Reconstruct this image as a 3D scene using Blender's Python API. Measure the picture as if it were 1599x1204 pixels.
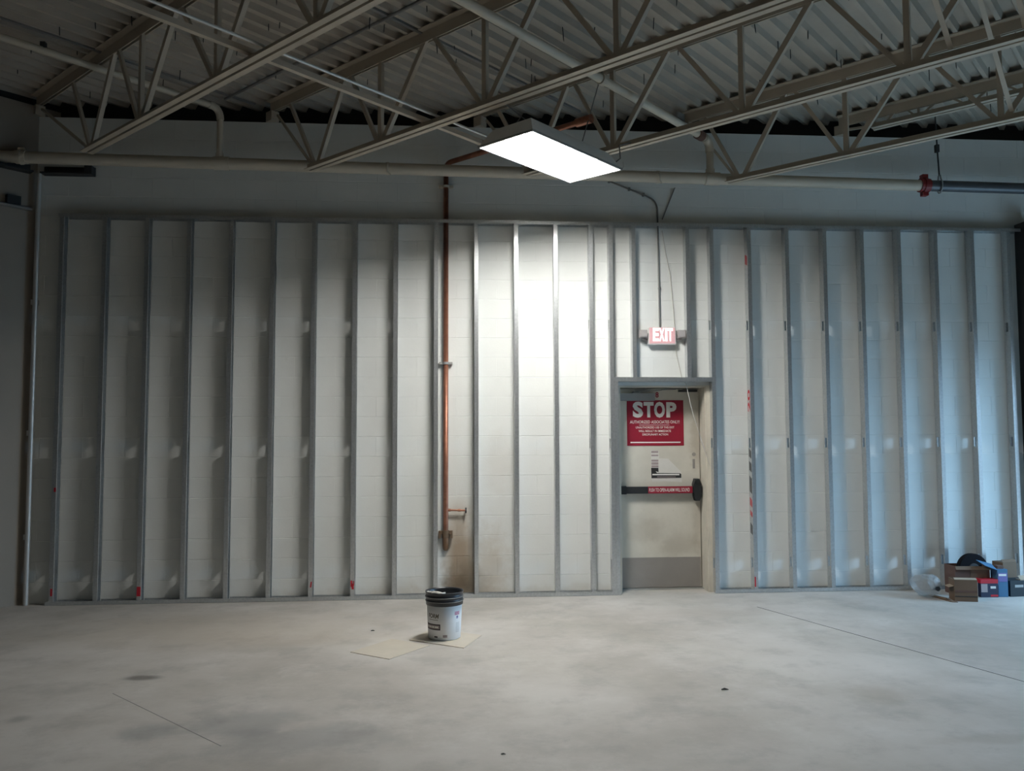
import bpy, bmesh, math, random
from mathutils import Vector, Matrix

for o in list(bpy.data.objects):
    bpy.data.objects.remove(o, do_unlink=True)
SC = bpy.context.scene
COL = SC.collection
S2 = math.sqrt(2.0)

# ------------------------------------------------------------------ camera
PITCH, ROLL, YAW, CAMH = 0.0614, -0.0038, 0.0754, 1.597
cy, sy, cp, sp = math.cos(YAW), math.sin(YAW), math.cos(PITCH), math.sin(PITCH)
F = Vector((sy * cp, cy * cp, sp))
R = Vector((cy, -sy, 0))
U = R.cross(F)
R2 = R * math.cos(ROLL) + U * math.sin(ROLL)
U2 = U * math.cos(ROLL) - R * math.sin(ROLL)
cam_data = bpy.data.cameras.new('camera')
cam_data.sensor_width = 36.0
cam_data.lens = 36.0 * 1290.0 / 1599.0
cam_data.clip_start = 0.05
cam = bpy.data.objects.new('camera', cam_data)
COL.objects.link(cam)
M3 = Matrix((R2, U2, -F)).transposed()
cam.matrix_world = Matrix.Translation((0, 0, CAMH)) @ M3.to_4x4()
SC.camera = cam

# ------------------------------------------------------------------ world, daylight, exposure
world = bpy.data.worlds.new('world')
SC.world = world
world.use_nodes = True
bg = world.node_tree.nodes['Background']
bg.inputs[0].default_value = (0.62, 0.78, 1.0, 1)
bg.inputs[1].default_value = 0.4

def area_light(name, loc, target, sx, sy_, power, color):
    d = bpy.data.lights.new(name, 'AREA')
    d.shape = 'RECTANGLE'; d.size = sx; d.size_y = sy_
    d.energy = power; d.color = color
    o = bpy.data.objects.new(name, d)
    COL.objects.link(o)
    o.location = loc
    o.rotation_euler = (Vector(target) - Vector(loc)).to_track_quat('-Z', 'Z').to_euler()
    return o

DAY_X, DAY_Y0, DAY_Y1, DAY_Z = 7.6, 4.3, 7.5, 2.4            # loading door opening in wall_right
# overcast sky standing outside that door
area_light('daylight', (9.7, 6.0, 3.3), (6.6, 6.0, 0.5), 4.4, 3.4, 1300, (0.38, 0.68, 1.0))
LAMP_STRENGTH = 86.0
FILL_LAMP = 11.0  # emission of the added fill lamp behind the camera

vs = SC.view_settings
vs.view_transform = 'Standard'
vs.look = 'None'
vs.exposure = 0.18
vs.gamma = 1.0
vs.use_curve_mapping = False

# ------------------------------------------------------------------ materials
def new_mat(name):
    m = bpy.data.materials.new(name)
    m.use_nodes = True
    nt = m.node_tree
    return m, nt, nt.nodes['Principled BSDF']

def N(nt, typ, **kw):
    n = nt.nodes.new(typ)
    for k, v in kw.items():
        setattr(n, k, v)
    return n

def mix(nt, fac, a, b, blend='MIX'):
    n = N(nt, 'ShaderNodeMix', data_type='RGBA', blend_type=blend)
    for i, v in ((0, fac), (6, a), (7, b)):
        if hasattr(v, 'is_output'):
            nt.links.new(v, n.inputs[i])
        else:
            n.inputs[i].default_value = v if i == 0 else (v[0], v[1], v[2], 1)
    return n.outputs[2]

def noise(nt, vec, scale, detail=4, rough=0.6):
    n = N(nt, 'ShaderNodeTexNoise')
    n.inputs['Scale'].default_value = scale
    n.inputs['Detail'].default_value = detail
    n.inputs['Roughness'].default_value = rough
    nt.links.new(vec, n.inputs['Vector'])
    return n.outputs['Fac']

def ramp(nt, fac, lo, hi):
    n = N(nt, 'ShaderNodeMapRange')
    n.clamp = True
    n.interpolation_type = 'SMOOTHSTEP'
    nt.links.new(fac, n.inputs[0])
    n.inputs[1].default_value = lo
    n.inputs[2].default_value = hi
    return n.outputs[0]

def math_n(nt, op, a, b):
    n = N(nt, 'ShaderNodeMath', operation=op)
    for i, v in ((0, a), (1, b)):
        if hasattr(v, 'is_output'):
            nt.links.new(v, n.inputs[i])
        else:
            n.inputs[i].default_value = v
    return n.outputs[0]

def blob(nt, pos, center, radii, wob=0.35, wscale=6.0, soft=0.5):
    """1 inside a ragged ellipsoid patch, 0 outside (world space)."""
    sub = N(nt, 'ShaderNodeVectorMath', operation='SUBTRACT')
    nt.links.new(pos, sub.inputs[0]); sub.inputs[1].default_value = center
    div = N(nt, 'ShaderNodeVectorMath', operation='DIVIDE')
    nt.links.new(sub.outputs[0], div.inputs[0]); div.inputs[1].default_value = radii
    ln = N(nt, 'ShaderNodeVectorMath', operation='LENGTH')
    nt.links.new(div.outputs[0], ln.inputs[0])
    nz = noise(nt, pos, wscale, 3)
    d = math_n(nt, 'ADD', ln.outputs['Value'], math_n(nt, 'MULTIPLY', math_n(nt, 'SUBTRACT', nz, 0.5), wob * 2))
    return math_n(nt, 'SUBTRACT', 1.0, ramp(nt, d, 1.0 - soft, 1.0))

def set_bump(nt, bsdf, height, strength, dist=0.01):
    b = N(nt, 'ShaderNodeBump')
    b.inputs['Strength'].default_value = strength
    b.inputs['Distance'].default_value = dist
    nt.links.new(height, b.inputs['Height'])
    nt.links.new(b.outputs[0], bsdf.inputs['Normal'])

def plain(name, col, rough=0.6, metal=0.0, var=0.12, scale=8.0, emit=None, spec=0.5):
    m, nt, b = new_mat(name)
    geo = N(nt, 'ShaderNodeNewGeometry')
    nz = noise(nt, geo.outputs['Position'], scale, 4)
    dark = tuple(c * (1 - var) for c in col); light = tuple(min(1, c * (1 + var)) for c in col)
    nt.links.new(mix(nt, nz, dark, light), b.inputs['Base Color'])
    b.inputs['Roughness'].default_value = rough
    b.inputs['Metallic'].default_value = metal
    b.inputs['Specular IOR Level'].default_value = spec
    if emit:
        b.inputs['Emission Color'].default_value = (*emit[0], 1)
        b.inputs['Emission Strength'].default_value = emit[1]
    return m

# painted block wall with rust stain at the pipe outlet and grime along the base
def wall_mat(name, col, stains=True):
    m, nt, b = new_mat(name)
    pos = N(nt, 'ShaderNodeNewGeometry').outputs['Position']
    n1 = noise(nt, pos, 1.3, 5)
    c = mix(nt, ramp(nt, n1, 0.3, 0.75), tuple(x * 0.93 for x in col), col)
    if stains:
        tan = (0.50, 0.43, 0.33)
        for ctr, rad, colr, amt, wob in (
                ((0.10, 8.4, 0.30), (0.22, 9, 0.75), (0.31, 0.23, 0.15), 0.88, 0.22),
                ((0.16, 8.4, 0.02), (0.34, 9, 0.42), (0.13, 0.095, 0.06), 0.85, 0.35),
                ((0.10, 8.4, 0.80), (0.20, 9, 0.30), (0.55, 0.48, 0.38), 0.40, 0.30),
                ((0.38, 8.4, 0.25), (0.28, 9, 0.62), tan, 0.55, 0.5),
                ((0.50, 8.4, 1.35), (0.22, 9, 0.40), tan, 0.16, 0.5),
                ((-0.55, 8.4, 0.03), (0.30, 9, 0.22), tan, 0.25, 0.5),
                ((1.00, 8.4, 0.00), (5.2, 9, 0.13), tan, 0.30, 0.6)):
            f = blob(nt, pos, ctr, rad, wob, 7.0, 0.75)
            c = mix(nt, math_n(nt, 'MULTIPLY', f, amt), c, colr)
        n2 = noise(nt, pos, 9.0, 5)
        c = mix(nt, math_n(nt, 'MULTIPLY', ramp(nt, n2, 0.66, 0.80), 0.10), c, (0.45, 0.42, 0.36))
    nt.links.new(c, b.inputs['Base Color'])
    b.inputs['Roughness'].default_value = 0.62
    b.inputs['Specular IOR Level'].default_value = 0.25
    set_bump(nt, b, noise(nt, pos, 55, 4), 0.12, 0.006)
    return m

def floor_mat():
    m, nt, b = new_mat('concrete_floor')
    pos = N(nt, 'ShaderNodeNewGeometry').outputs['Position']
    n1 = noise(nt, pos, 0.55, 6, 0.62)
    n2 = noise(nt, pos, 2.6, 6, 0.65)
    n3 = noise(nt, pos, 14.0, 5, 0.7)
    base = mix(nt, ramp(nt, n1, 0.32, 0.68), (0.365, 0.335, 0.295), (0.53, 0.50, 0.46))
    base = mix(nt, math_n(nt, 'MULTIPLY', ramp(nt, n2, 0.48, 0.68), 0.34), base, (0.27, 0.26, 0.24))
    n4 = noise(nt, pos, 1.4, 8, 0.75)
    base = mix(nt, math_n(nt, 'MULTIPLY', ramp(nt, n4, 0.50, 0.70), 0.36), base, (0.60, 0.575, 0.54))
    n5 = noise(nt, pos, 5.5, 8, 0.8)
    base = mix(nt, math_n(nt, 'MULTIPLY', ramp(nt, n5, 0.54, 0.72), 0.26), base, (0.25, 0.24, 0.225))
    base = mix(nt, math_n(nt, 'MULTIPLY', ramp(nt, n3, 0.55, 0.75), 0.16), base, (0.58, 0.56, 0.52))
    for ctr, rad, colr, amt, wob in (
            ((-2.05, 5.78, 0), (0.17, 0.08, 1), (0.10, 0.09, 0.08), 0.75, 0.35),
            ((-1.15, 4.85, 0), (0.45, 0.35, 1), (0.20, 0.20, 0.195), 0.45, 0.6),
            ((-0.75, 4.55, 0), (0.65, 0.28, 1), (0.20, 0.20, 0.195), 0.40, 0.6),
            ((-1.62, 4.75, 0), (0.22, 0.20, 1), (0.20, 0.20, 0.195), 0.40, 0.6),
            ((-2.45, 5.0, 0), (0.10, 0.10, 1), (0.16, 0.15, 0.14), 0.45, 0.5),
            ((2.62, 5.0, 0), (0.24, 0.25, 1), (0.33, 0.29, 0.24), 0.55, 0.5),
            ((2.85, 4.25, 0), (0.45, 0.10, 1), (0.33, 0.29, 0.24), 0.45, 0.5),
            ((2.3, 7.4, 0), (0.9, 0.35, 1), (0.40, 0.36, 0.32), 0.45, 0.5),
            ((-1.9, 7.2, 0), (2.0, 0.9, 1), (0.44, 0.385, 0.32), 0.50, 0.5),
            ((-4.1, 6.6, 0), (0.7, 0.9, 1), (0.22, 0.20, 0.18), 0.50, 0.5)):
        f = blob(nt, pos, ctr, rad, wob, 3.5, 0.7)
        base = mix(nt, math_n(nt, 'MULTIPLY', f, amt), base, colr)
    nt.links.new(base, b.inputs['Base Color'])
    rr = N(nt, 'ShaderNodeMapRange')
    nt.links.new(n2, rr.inputs[0]); rr.inputs[3].default_value = 0.42; rr.inputs[4].default_value = 0.72
    nt.links.new(rr.outputs[0], b.inputs['Roughness'])
    b.inputs['Specular IOR Level'].default_value = 0.4
    set_bump(nt, b, n3, 0.10, 0.01)
    return m

def door_paint():
    m, nt, b = new_mat('door_paint')
    pos = N(nt, 'ShaderNodeNewGeometry').outputs['Position']
    col = (0.66, 0.63, 0.55)
    c = mix(nt, ramp(nt, noise(nt, pos, 3.0, 5), 0.35, 0.7), tuple(x * 0.88 for x in col), col)
    for ctr, rad, amt in (((2.62, 8.6, 1.55), (0.12, 9, 0.42), 0.55), ((2.62, 8.6, 0.75), (0.10, 9, 0.55), 0.35),
                          ((2.05, 8.6, 0.62), (0.30, 9, 0.20), 0.25), ((2.40, 8.6, 0.45), (0.35, 9, 0.15), 0.30)):
        f = blob(nt, pos, ctr, rad, 0.5, 9.0, 0.8)
        c = mix(nt, math_n(nt, 'MULTIPLY', f, amt), c, (0.33, 0.28, 0.21))
    f = ramp(nt, noise(nt, pos, 22, 5), 0.66, 0.74)
    c = mix(nt, math_n(nt, 'MULTIPLY', f, 0.25), c, (0.30, 0.26, 0.2))
    nt.links.new(c, b.inputs['Base Color'])
    b.inputs['Roughness'].default_value = 0.5
    return m

def galv_mat():
    m, nt, b = new_mat('galvanised_steel')
    pos = N(nt, 'ShaderNodeNewGeometry').outputs['Position']
    v = N(nt, 'ShaderNodeTexVoronoi'); v.inputs['Scale'].default_value = 45
    nt.links.new(pos, v.inputs['Vector'])
    c = mix(nt, v.outputs['Distance'], (0.54, 0.56, 0.565), (0.66, 0.68, 0.685))
    nt.links.new(c, b.inputs['Base Color'])
    b.inputs['Metallic'].default_value = 0.82
    b.inputs['Roughness'].default_value = 0.34
    return m

def copper_mat():
    m, nt, b = new_mat('copper')
    pos = N(nt, 'ShaderNodeNewGeometry').outputs['Position']
    c = mix(nt, ramp(nt, noise(nt, pos, 12, 5), 0.35, 0.7), (0.25, 0.105, 0.065), (0.36, 0.155, 0.095))
    f = blob(nt, pos, (-0.04, 8.36, 0.52), (0.3, 0.3, 0.22), 0.4, 14, 0.7)
    c = mix(nt, math_n(nt, 'MULTIPLY', f, 0.7), c, (0.20, 0.14, 0.08))
    nt.links.new(c, b.inputs['Base Color'])
    b.inputs['Metallic'].default_value = 0.6
    b.inputs['Roughness'].default_value = 0.42
    return m

MAT = {
    'wall': wall_mat('painted_block', (0.80, 0.815, 0.79)),
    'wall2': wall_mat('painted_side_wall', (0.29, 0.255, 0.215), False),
    'floor': floor_mat(),
    'deck': plain('deck_paint', (0.39, 0.345, 0.285), 0.65, 0, 0.18, 3.0),
    'steel': plain('joist_paint', (0.47, 0.405, 0.32), 0.6, 0, 0.14, 5.0),
    'pipe': plain('cream_pipe_paint', (0.56, 0.505, 0.41), 0.5, 0, 0.15, 4.0),
    'darkpipe': plain('black_steel_pipe', (0.10, 0.105, 0.115), 0.4, 0.3, 0.25, 12),
    'red': plain('red_paint', (0.22, 0.02, 0.02), 0.5),
    'galv': galv_mat(),
    'conduit': plain('conduit_steel', (0.62, 0.62, 0.60), 0.4, 0.4),
    'dullconduit': plain('weathered_conduit', (0.20, 0.195, 0.185), 0.6),
    'copper': copper_mat(),
    'rust': plain('rusty_bracket', (0.13, 0.085, 0.05), 0.8, 0, 0.4, 40),
    'dark': plain('dark_steel', (0.035, 0.035, 0.035), 0.7),
    'black': plain('black_plastic', (0.018, 0.02, 0.022), 0.45),
    'matt_black': plain('matt_black_rubber', (0.012, 0.012, 0.014), 0.95, 0, 0.1, 8, None, 0.1),
    'lampbody': plain('lamp_housing', (0.74, 0.74, 0.72), 0.5),
    'door': door_paint(),
    'frame': plain('door_frame_paint', (0.62, 0.58, 0.49), 0.5, 0, 0.15, 10),
    'kick': plain('kick_plate_steel', (0.33, 0.31, 0.29), 0.5, 0.35, 0.12, 6),
    'closer': plain('closer_grey', (0.36, 0.36, 0.35), 0.45, 0.3),
    'signred': plain('sign_red', (0.28, 0.010, 0.030), 0.5, 0, 0.04),
    'white': plain('print_white', (0.80, 0.78, 0.74), 0.5, 0, 0.03),
    'paper': plain('torn_paper', (0.66, 0.64, 0.60), 0.7, 0, 0.05, 20),
    'faded': plain('faded_print', (0.36, 0.30, 0.30), 0.7, 0, 0.1, 20),
    'exitbody': plain('exit_housing', (0.72, 0.68, 0.66), 0.4, 0, 0.03),
    'exitface': plain('exit_face', (0.70, 0.45, 0.46), 0.4, 0, 0.03, 8, ((1.0, 0.35, 0.40), 0.14)),
    'exitglow': plain('exit_letter_glow', (0.9, 0.8, 0.8), 0.4, 0, 0.02, 8, ((1.0, 0.82, 0.84), 1.2)),
    'exitlamp': plain('emergency_lamp_grey', (0.42, 0.39, 0.38), 0.4, 0, 0.1, 60),
    'cable': plain('grey_white_cable', (0.60, 0.58, 0.54), 0.6),
    'bucket': plain('bucket_white', (0.84, 0.84, 0.84), 0.4, 0, 0.05, 14),
    'bucketblack': plain('bucket_black', (0.02, 0.023, 0.028), 0.35),
    'lining': plain('bucket_residue', (0.30, 0.30, 0.30), 0.7, 0, 0.4, 25),
    'ink': plain('print_black', (0.03, 0.03, 0.03), 0.5),
    'greyink': plain('print_grey', (0.16, 0.15, 0.12), 0.5),
    'pink': plain('print_pink', (0.62, 0.16, 0.28), 0.5),
    'card': plain('grey_cardboard', (0.52, 0.47, 0.39), 0.8, 0, 0.10, 6),
    'cardboard': plain('brown_cardboard', (0.165, 0.105, 0.066), 0.85, 0, 0.12, 9),
    'cardedge': plain('cardboard_edge', (0.38, 0.30, 0.22), 0.85),
    'cardred': plain('reddish_cardboard', (0.135, 0.075, 0.058), 0.85, 0, 0.15, 9),
    'blue': plain('blue_carton', (0.05, 0.15, 0.27), 0.6, 0, 0.1, 12),
    'purple': plain('purple_print', (0.16, 0.14, 0.36), 0.5),
    'navy': plain('navy_carton', (0.018, 0.024, 0.055), 0.6),
    'teal': plain('dark_teal_carton', (0.012, 0.02, 0.026), 0.7),
    'mark': plain('red_marker', (0.50, 0.015, 0.03), 0.6),
}
m, nt, b = new_mat('lamp_lens')
b.inputs['Base Color'].default_value = (0.9, 0.9, 0.88, 1)
b.inputs['Emission Color'].default_value = (1.0, 0.985, 0.945, 1)
b.inputs['Emission Strength'].default_value = LAMP_STRENGTH
MAT['lens'] = m
MAT['fill_lens'] = m.copy()
MAT['fill_lens'].name = 'fill_lamp_lens'
MAT['fill_lens'].node_tree.nodes['Principled BSDF'].inputs['Emission Strength'].default_value = FILL_LAMP
m, nt, b = new_mat('clear_plastic_film')
b.inputs['Base Color'].default_value = (0.50, 0.53, 0.54, 1)
b.inputs['Roughness'].default_value = 0.22
b.inputs['Transmission Weight'].default_value = 0.25
b.inputs['Alpha'].default_value = 0.5
nzp = noise(nt, N(nt, 'ShaderNodeNewGeometry').outputs['Position'], 30, 4)
set_bump(nt, b, nzp, 0.5, 0.02)
MAT['film'] = m

# ------------------------------------------------------------------ geometry helpers
ORG = {}

class MB:
    """collects world-space geometry, builds ONE mesh object"""
    def __init__(s):
        s.v = []; s.f = []; s.smooth = []
    def add(s, vs_, fs, smooth=False):
        o = len(s.v)
        s.v += [Vector(p) for p in vs_]
        s.f += [tuple(i + o for i in f) for f in fs]
        s.smooth += [smooth] * len(fs)
        return s
    def box(s, x0, x1, y0, y1, z0, z1):
        return s.hexa([(x0, y0, z0), (x1, y0, z0), (x1, y1, z0), (x0, y1, z0),
                       (x0, y0, z1), (x1, y0, z1), (x1, y1, z1), (x0, y1, z1)])
    def hexa(s, p):
        return s.add(p, [(0, 3, 2, 1), (4, 5, 6, 7), (0, 1, 5, 4), (1, 2, 6, 5), (2, 3, 7, 6), (3, 0, 4, 7)])
    def obox(s, c, ax, ay, az):
        """oriented box: centre and three half-vectors"""
        c, ax, ay, az = map(Vector, (c, ax, ay, az))
        return s.hexa([c + ax * i + ay * j + az * k for k in (-1, 1) for i, j in ((-1, -1), (1, -1), (1, 1), (-1, 1))])
    def bar(s, a, b_, w, h, up=(0, 0, 1)):
        a, b_ = Vector(a), Vector(b_)
        d = (b_ - a).normalized()
        side = d.cross(Vector(up))
        if side.length < 1e-4:
            side = d.cross(Vector((1, 0, 0)))
        side.normalize(); u = side.cross(d)
        return s.obox((a + b_) / 2, (b_ - a) / 2, side * w / 2, u * h / 2)
    def tube(s, pts, r, n=12, caps=True, smooth=True):
        pts = [Vector(p) for p in pts]
        rings = []
        ref = None
        for i, p in enumerate(pts):
            if i == 0: t = pts[1] - pts[0]
            elif i == len(pts) - 1: t = pts[-1] - pts[-2]
            else: t = (pts[i + 1] - p).normalized() + (p - pts[i - 1]).normalized()
            t.normalize()
            if ref is None:
                ref = t.orthogonal().normalized()
            a = (ref - t * ref.dot(t)).normalized(); ref = a
            bb = t.cross(a)
            rr = r[i] if isinstance(r, (list, tuple)) else r
            rings.append([p + (a * math.cos(2 * math.pi * k / n) + bb * math.sin(2 * math.pi * k / n)) * rr for k in range(n)])
        vs_ = [q for ring in rings for q in ring]
        fs = []
        for i in range(len(rings) - 1):
            for k in range(n):
                k2 = (k + 1) % n
                fs.append((i * n + k, i * n + k2, (i + 1) * n + k2, (i + 1) * n + k))
        s.add(vs_, fs, smooth)
        if caps:
            s.add(rings[0], [tuple(range(n))[::-1]]); s.add(rings[-1], [tuple(range(n))])
        return s
    def lathe(s, c, prof, n=40, smooth=True, close=False):
        c = Vector(c)
        vs_ = [c + Vector((r * math.cos(2 * math.pi * k / n), r * math.sin(2 * math.pi * k / n), z)) for r, z in prof for k in range(n)]
        fs = []
        m_ = len(prof)
        for i in range(m_ if close else m_ - 1):
            j = (i + 1) % m_
            for k in range(n):
                k2 = (k + 1) % n
                fs.append((i * n + k, i * n + k2, j * n + k2, j * n + k))
        return s.add(vs_, fs, smooth)
    def prism(s, poly, d):
        """polygon (list of world points) pushed along vector d"""
        n = len(poly); d = Vector(d)
        p = [Vector(q) for q in poly] + [Vector(q) + d for q in poly]
        return s.add(p, [tuple(range(n))[::-1], tuple(range(n, 2 * n))] + [(i, (i + 1) % n, n + (i + 1) % n, n + i) for i in range(n)])
    def build(s, name, mat, parent=None, origin=None, fix=True):
        if parent is not None:
            org = ORG[parent.name]
        elif origin is not None:
            org = Vector(origin)
        else:
            xs = [p.x for p in s.v]; ys = [p.y for p in s.v]; zs = [p.z for p in s.v]
            org = Vector(((min(xs) + max(xs)) / 2, (min(ys) + max(ys)) / 2, min(zs)))
        me = bpy.data.meshes.new(name)
        me.from_pydata([tuple(p - org) for p in s.v], [], s.f)
        me.polygons.foreach_set('use_smooth', s.smooth)
        if fix:
            bm = bmesh.new(); bm.from_mesh(me)
            bmesh.ops.recalc_face_normals(bm, faces=bm.faces)
            bm.to_mesh(me); bm.free()
        me.materials.append(MAT[mat] if isinstance(mat, str) else mat)
        me.update()
        o = bpy.data.objects.new(name, me)
        COL.objects.link(o)
        if parent is not None:
            o.parent = parent
        else:
            o.location = org
        ORG[o.name] = org
        return o

def tag(o, label, cat, group=None):
    o['label'] = label; o['category'] = cat
    if group: o['group'] = group
    return o

def thing(name, loc, label, cat, group=None):
    o = bpy.data.objects.new(name, None)
    COL.objects.link(o)
    o.location = loc
    ORG[o.name] = Vector(loc)
    return tag(o, label, cat, group)

def struct(o):
    o['kind'] = 'structure'
    return o

def W(u, v, z):
    """building grid (joist axis u, deck-rib axis v) to world"""
    return Vector(((v - u) / S2, (v + u) / S2, z))

UD = Vector((-1, 1, 0)) / S2
VD = Vector((1, 1, 0)) / S2

def text_polys(txt, bold=0.0, shear=0.0):
    """text as flat vertices/faces in its own plane, normalised to height 1 for capitals, origin at lower left"""
    cu = bpy.data.curves.new('txt', 'FONT')
    cu.body = txt; cu.offset = bold; cu.shear = shear; cu.resolution_u = 3
    o = bpy.data.objects.new('txt', cu)
    COL.objects.link(o)
    bpy.context.view_layer.update()
    me = bpy.data.meshes.new_from_object(o.evaluated_get(bpy.context.evaluated_depsgraph_get()))
    vs_ = [(v.co.x, v.co.y) for v in me.vertices]
    fs = [tuple(p.vertices) for p in me.polygons]
    bpy.data.objects.remove(o); bpy.data.curves.remove(cu); bpy.data.meshes.remove(me)
    x0 = min(x for x, y in vs_); x1 = max(x for x, y in vs_); y0 = min(y for x, y in vs_); y1 = max(y for x, y in vs_)
    return [((x - x0) / (x1 - x0), (y - y0) / (y1 - y0)) for x, y in vs_], fs

def text_mb(txt, org, ex, ez, bold=0.0, mb=None, shear=0.0):
    """text stretched into the parallelogram org, org+ex, org+ez"""
    vs_, fs = text_polys(txt, bold, shear)
    mb = mb or MB()
    org, ex, ez = map(Vector, (org, ex, ez))
    return mb.add([org + ex * x + ez * y for x, y in vs_], fs)

rnd = random.Random(7)

# ================================================================== SETTING
YW = 8.40          # face of the block wall
YS = 8.30          # front of the metal studs
WT = 4.80          # top of the block wall
DOX0, DOX1, DOZ = 1.700, 2.700, 2.115   # door opening

DX1 = DAY_X + 0.2
# floor
fl = struct(MB().box(-8.3, 13.0, -4.3, 9.0, -0.12, 0.0).build('floor', 'floor'))
# saw-cut joint in the slab
MB().bar((2.86, 7.62, 0.0), (4.4, 3.2, 0.0), 0.007, 0.002).build('control_joint', 'dark', fl)
MB().bar((-2.10, 5.45, 0.0), (-1.18, 4.49, 0.0), 0.005, 0.0014).build('control_joint', 'dullconduit', fl)

# back wall: backing with door opening, then painted blocks
mb = MB()
YB = YW + 0.0022
mb.box(-4.5, DOX0, YB, 8.70, 0, WT); mb.box(DOX1, DX1, YB, 8.70, 0, WT); mb.box(DOX0, DOX1, YB, 8.70, DOZ, WT)
wall = struct(mb.build('wall_back', 'wall', origin=(0, YB, 0)))

def block_geo(x0, x1, z0, z1, mb_):
    g, c, yb = 0.0012, 0.0022, YW + 0.012
    x0 += g * 0.3; x1 -= g * 0.3; z0 += g; z1 -= g
    p = [(x0 + c * 0.4, YW, z0 + c), (x1 - c * 0.4, YW, z0 + c), (x1 - c * 0.4, YW, z1 - c), (x0 + c * 0.4, YW, z1 - c),
         (x0, YW + c, z0), (x1, YW + c, z0), (x1, YW + c, z1), (x0, YW + c, z1),
         (x0, yb, z0), (x1, yb, z0), (x1, yb, z1), (x0, yb, z1)]
    f = [(0, 1, 2, 3)]
    for i in range(4):
        j = (i + 1) % 4
        f += [(i + 4, j + 4, j, i), (i + 8, j + 8, j + 4, i + 4)]
    mb_.add(p, f)

cells = []
BW = 0.4064
for r_ in range(24):
    z0, z1 = r_ * 0.2, r_ * 0.2 + 0.2
    x = -4.5 + (BW / 2 if r_ % 2 else 0) - 0.1
    while x < DAY_X:
        segs = [(x, x + BW)]
        if z0 < DOZ - 0.01:
            segs = [s_ for s_ in ((x, min(x + BW, DOX0)), (max(x, DOX1), x + BW)) if s_[1] - s_[0] > 0.02]
        top = z1
        for a, b_ in segs:
            zz0 = z0
            if z0 < DOZ < z1 and b_ > DOX0 and a < DOX1:
                zz0 = DOZ
            if a > -4.10 - BW:
                cells.append((max(a, -4.09), b_, zz0, top))
        x += BW
cells = [c for c in cells if c[1] - c[0] > 0.03]
vis = [c for c in cells if -4.1 < c[0] < 6.0 and c[1] < 6.15]
vis.sort(key=lambda c: (c[2], c[0]))
single = vis[:300]
rest = [c for c in cells if c not in set(single)]
cache = {}
for a, b_, z0, z1 in single:
    key = (round(b_ - a, 3), round(z1 - z0, 3))
    if key not in cache:
        tmp = MB(); block_geo(0, b_ - a, 0, z1 - z0, tmp)
        ob = tmp.build('block', 'wall', origin=(0, YB, 0))
        cache[key] = ob.data
        ob.parent = wall
        ob.location = (a, 0, z0)
    else:
        ob = bpy.data.objects.new('block', cache[key]); COL.objects.link(ob); ob.parent = wall
        ob.location = (a, 0, z0)
tmp = MB()
for c in rest: block_geo(*c, tmp)
ob = tmp.build('upper_blocks', 'wall', wall); ob['kind'] = 'stuff'

# near-black board, its colour standing in for shade above the wall head
struct(MB().box(-4.6, DX1, 8.62, 8.70, WT, 5.09).build('gap_shade_board', 'dark'))

# left wall runs with the building grid (45 degrees to the back wall)
UL = 8.83
def gbox(mb_, u0, u1, v0, v1, z0, z1):
    return mb_.hexa([W(u0, v0, z0), W(u1, v0, z0), W(u1, v1, z0), W(u0, v1, z0), W(u0, v0, z1), W(u1, v0, z1), W(u1, v1, z1), W(u0, v1, z1)])
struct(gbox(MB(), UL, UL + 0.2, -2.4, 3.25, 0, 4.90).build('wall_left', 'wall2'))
struct(gbox(MB(), UL + 0.10, UL + 0.2, -2.4, 3.25, 4.90, 5.08).build('trim_3', 'dark'))
p = W(UL, -2.4, 0)
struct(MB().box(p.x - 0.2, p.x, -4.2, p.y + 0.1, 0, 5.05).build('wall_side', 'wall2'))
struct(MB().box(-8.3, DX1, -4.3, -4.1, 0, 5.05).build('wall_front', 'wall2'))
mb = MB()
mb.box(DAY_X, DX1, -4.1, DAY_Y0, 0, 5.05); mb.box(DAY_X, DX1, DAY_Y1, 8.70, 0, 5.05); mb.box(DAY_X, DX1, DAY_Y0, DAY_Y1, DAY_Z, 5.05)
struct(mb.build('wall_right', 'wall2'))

# corrugated roof deck, ribs along v, cut to the room outline
ZD = 5.00
mb = MB()
PIT = 0.16
u = -9.0
prof = []
while u < 9.2:
    prof += [(u, ZD), (u + 0.036, ZD), (u + 0.054, ZD + 0.05), (u + PIT - 0.018, ZD + 0.05)]
    u += PIT
prof.append((u, ZD))
vs_ = []
for uu, zz in prof:
    vs_ += [W(uu, -9.5, zz), W(uu, 15.5, zz)]
bm = bmesh.new()
bv = [bm.verts.new(q) for q in vs_]
for i in range(len(prof) - 1):
    bm.faces.new((bv[2 * i], bv[2 * i + 1], bv[2 * i + 3], bv[2 * i + 2]))
for co, no in (((0, 8.66, 0), (0, 1, 0)), ((DX1, 0, 0), (1, 0, 0)), ((0, -4.25, 0), (0, -1, 0)), ((-8.2, 0, 0), (-1, 0, 0)), (tuple(W(UL + 0.15, 0, 0)), tuple(UD))):
    bmesh.ops.bisect_plane(bm, geom=bm.verts[:] + bm.edges[:] + bm.faces[:], plane_co=co, plane_no=no, clear_outer=True)
ret = bmesh.ops.extrude_face_region(bm, geom=bm.faces[:])
for g in ret['geom']:
    if isinstance(g, bmesh.types.BMVert): g.co.z += 0.06
bmesh.ops.recalc_face_normals(bm, faces=bm.faces)
me = bpy.data.meshes.new('ceiling'); bm.to_mesh(me); bm.free()
me.materials.append(MAT['deck'])
ceil = bpy.data.objects.new('ceiling', me); COL.objects.link(ceil); struct(ceil)
ORG['ceiling'] = Vector((0, 0, 0))
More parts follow.
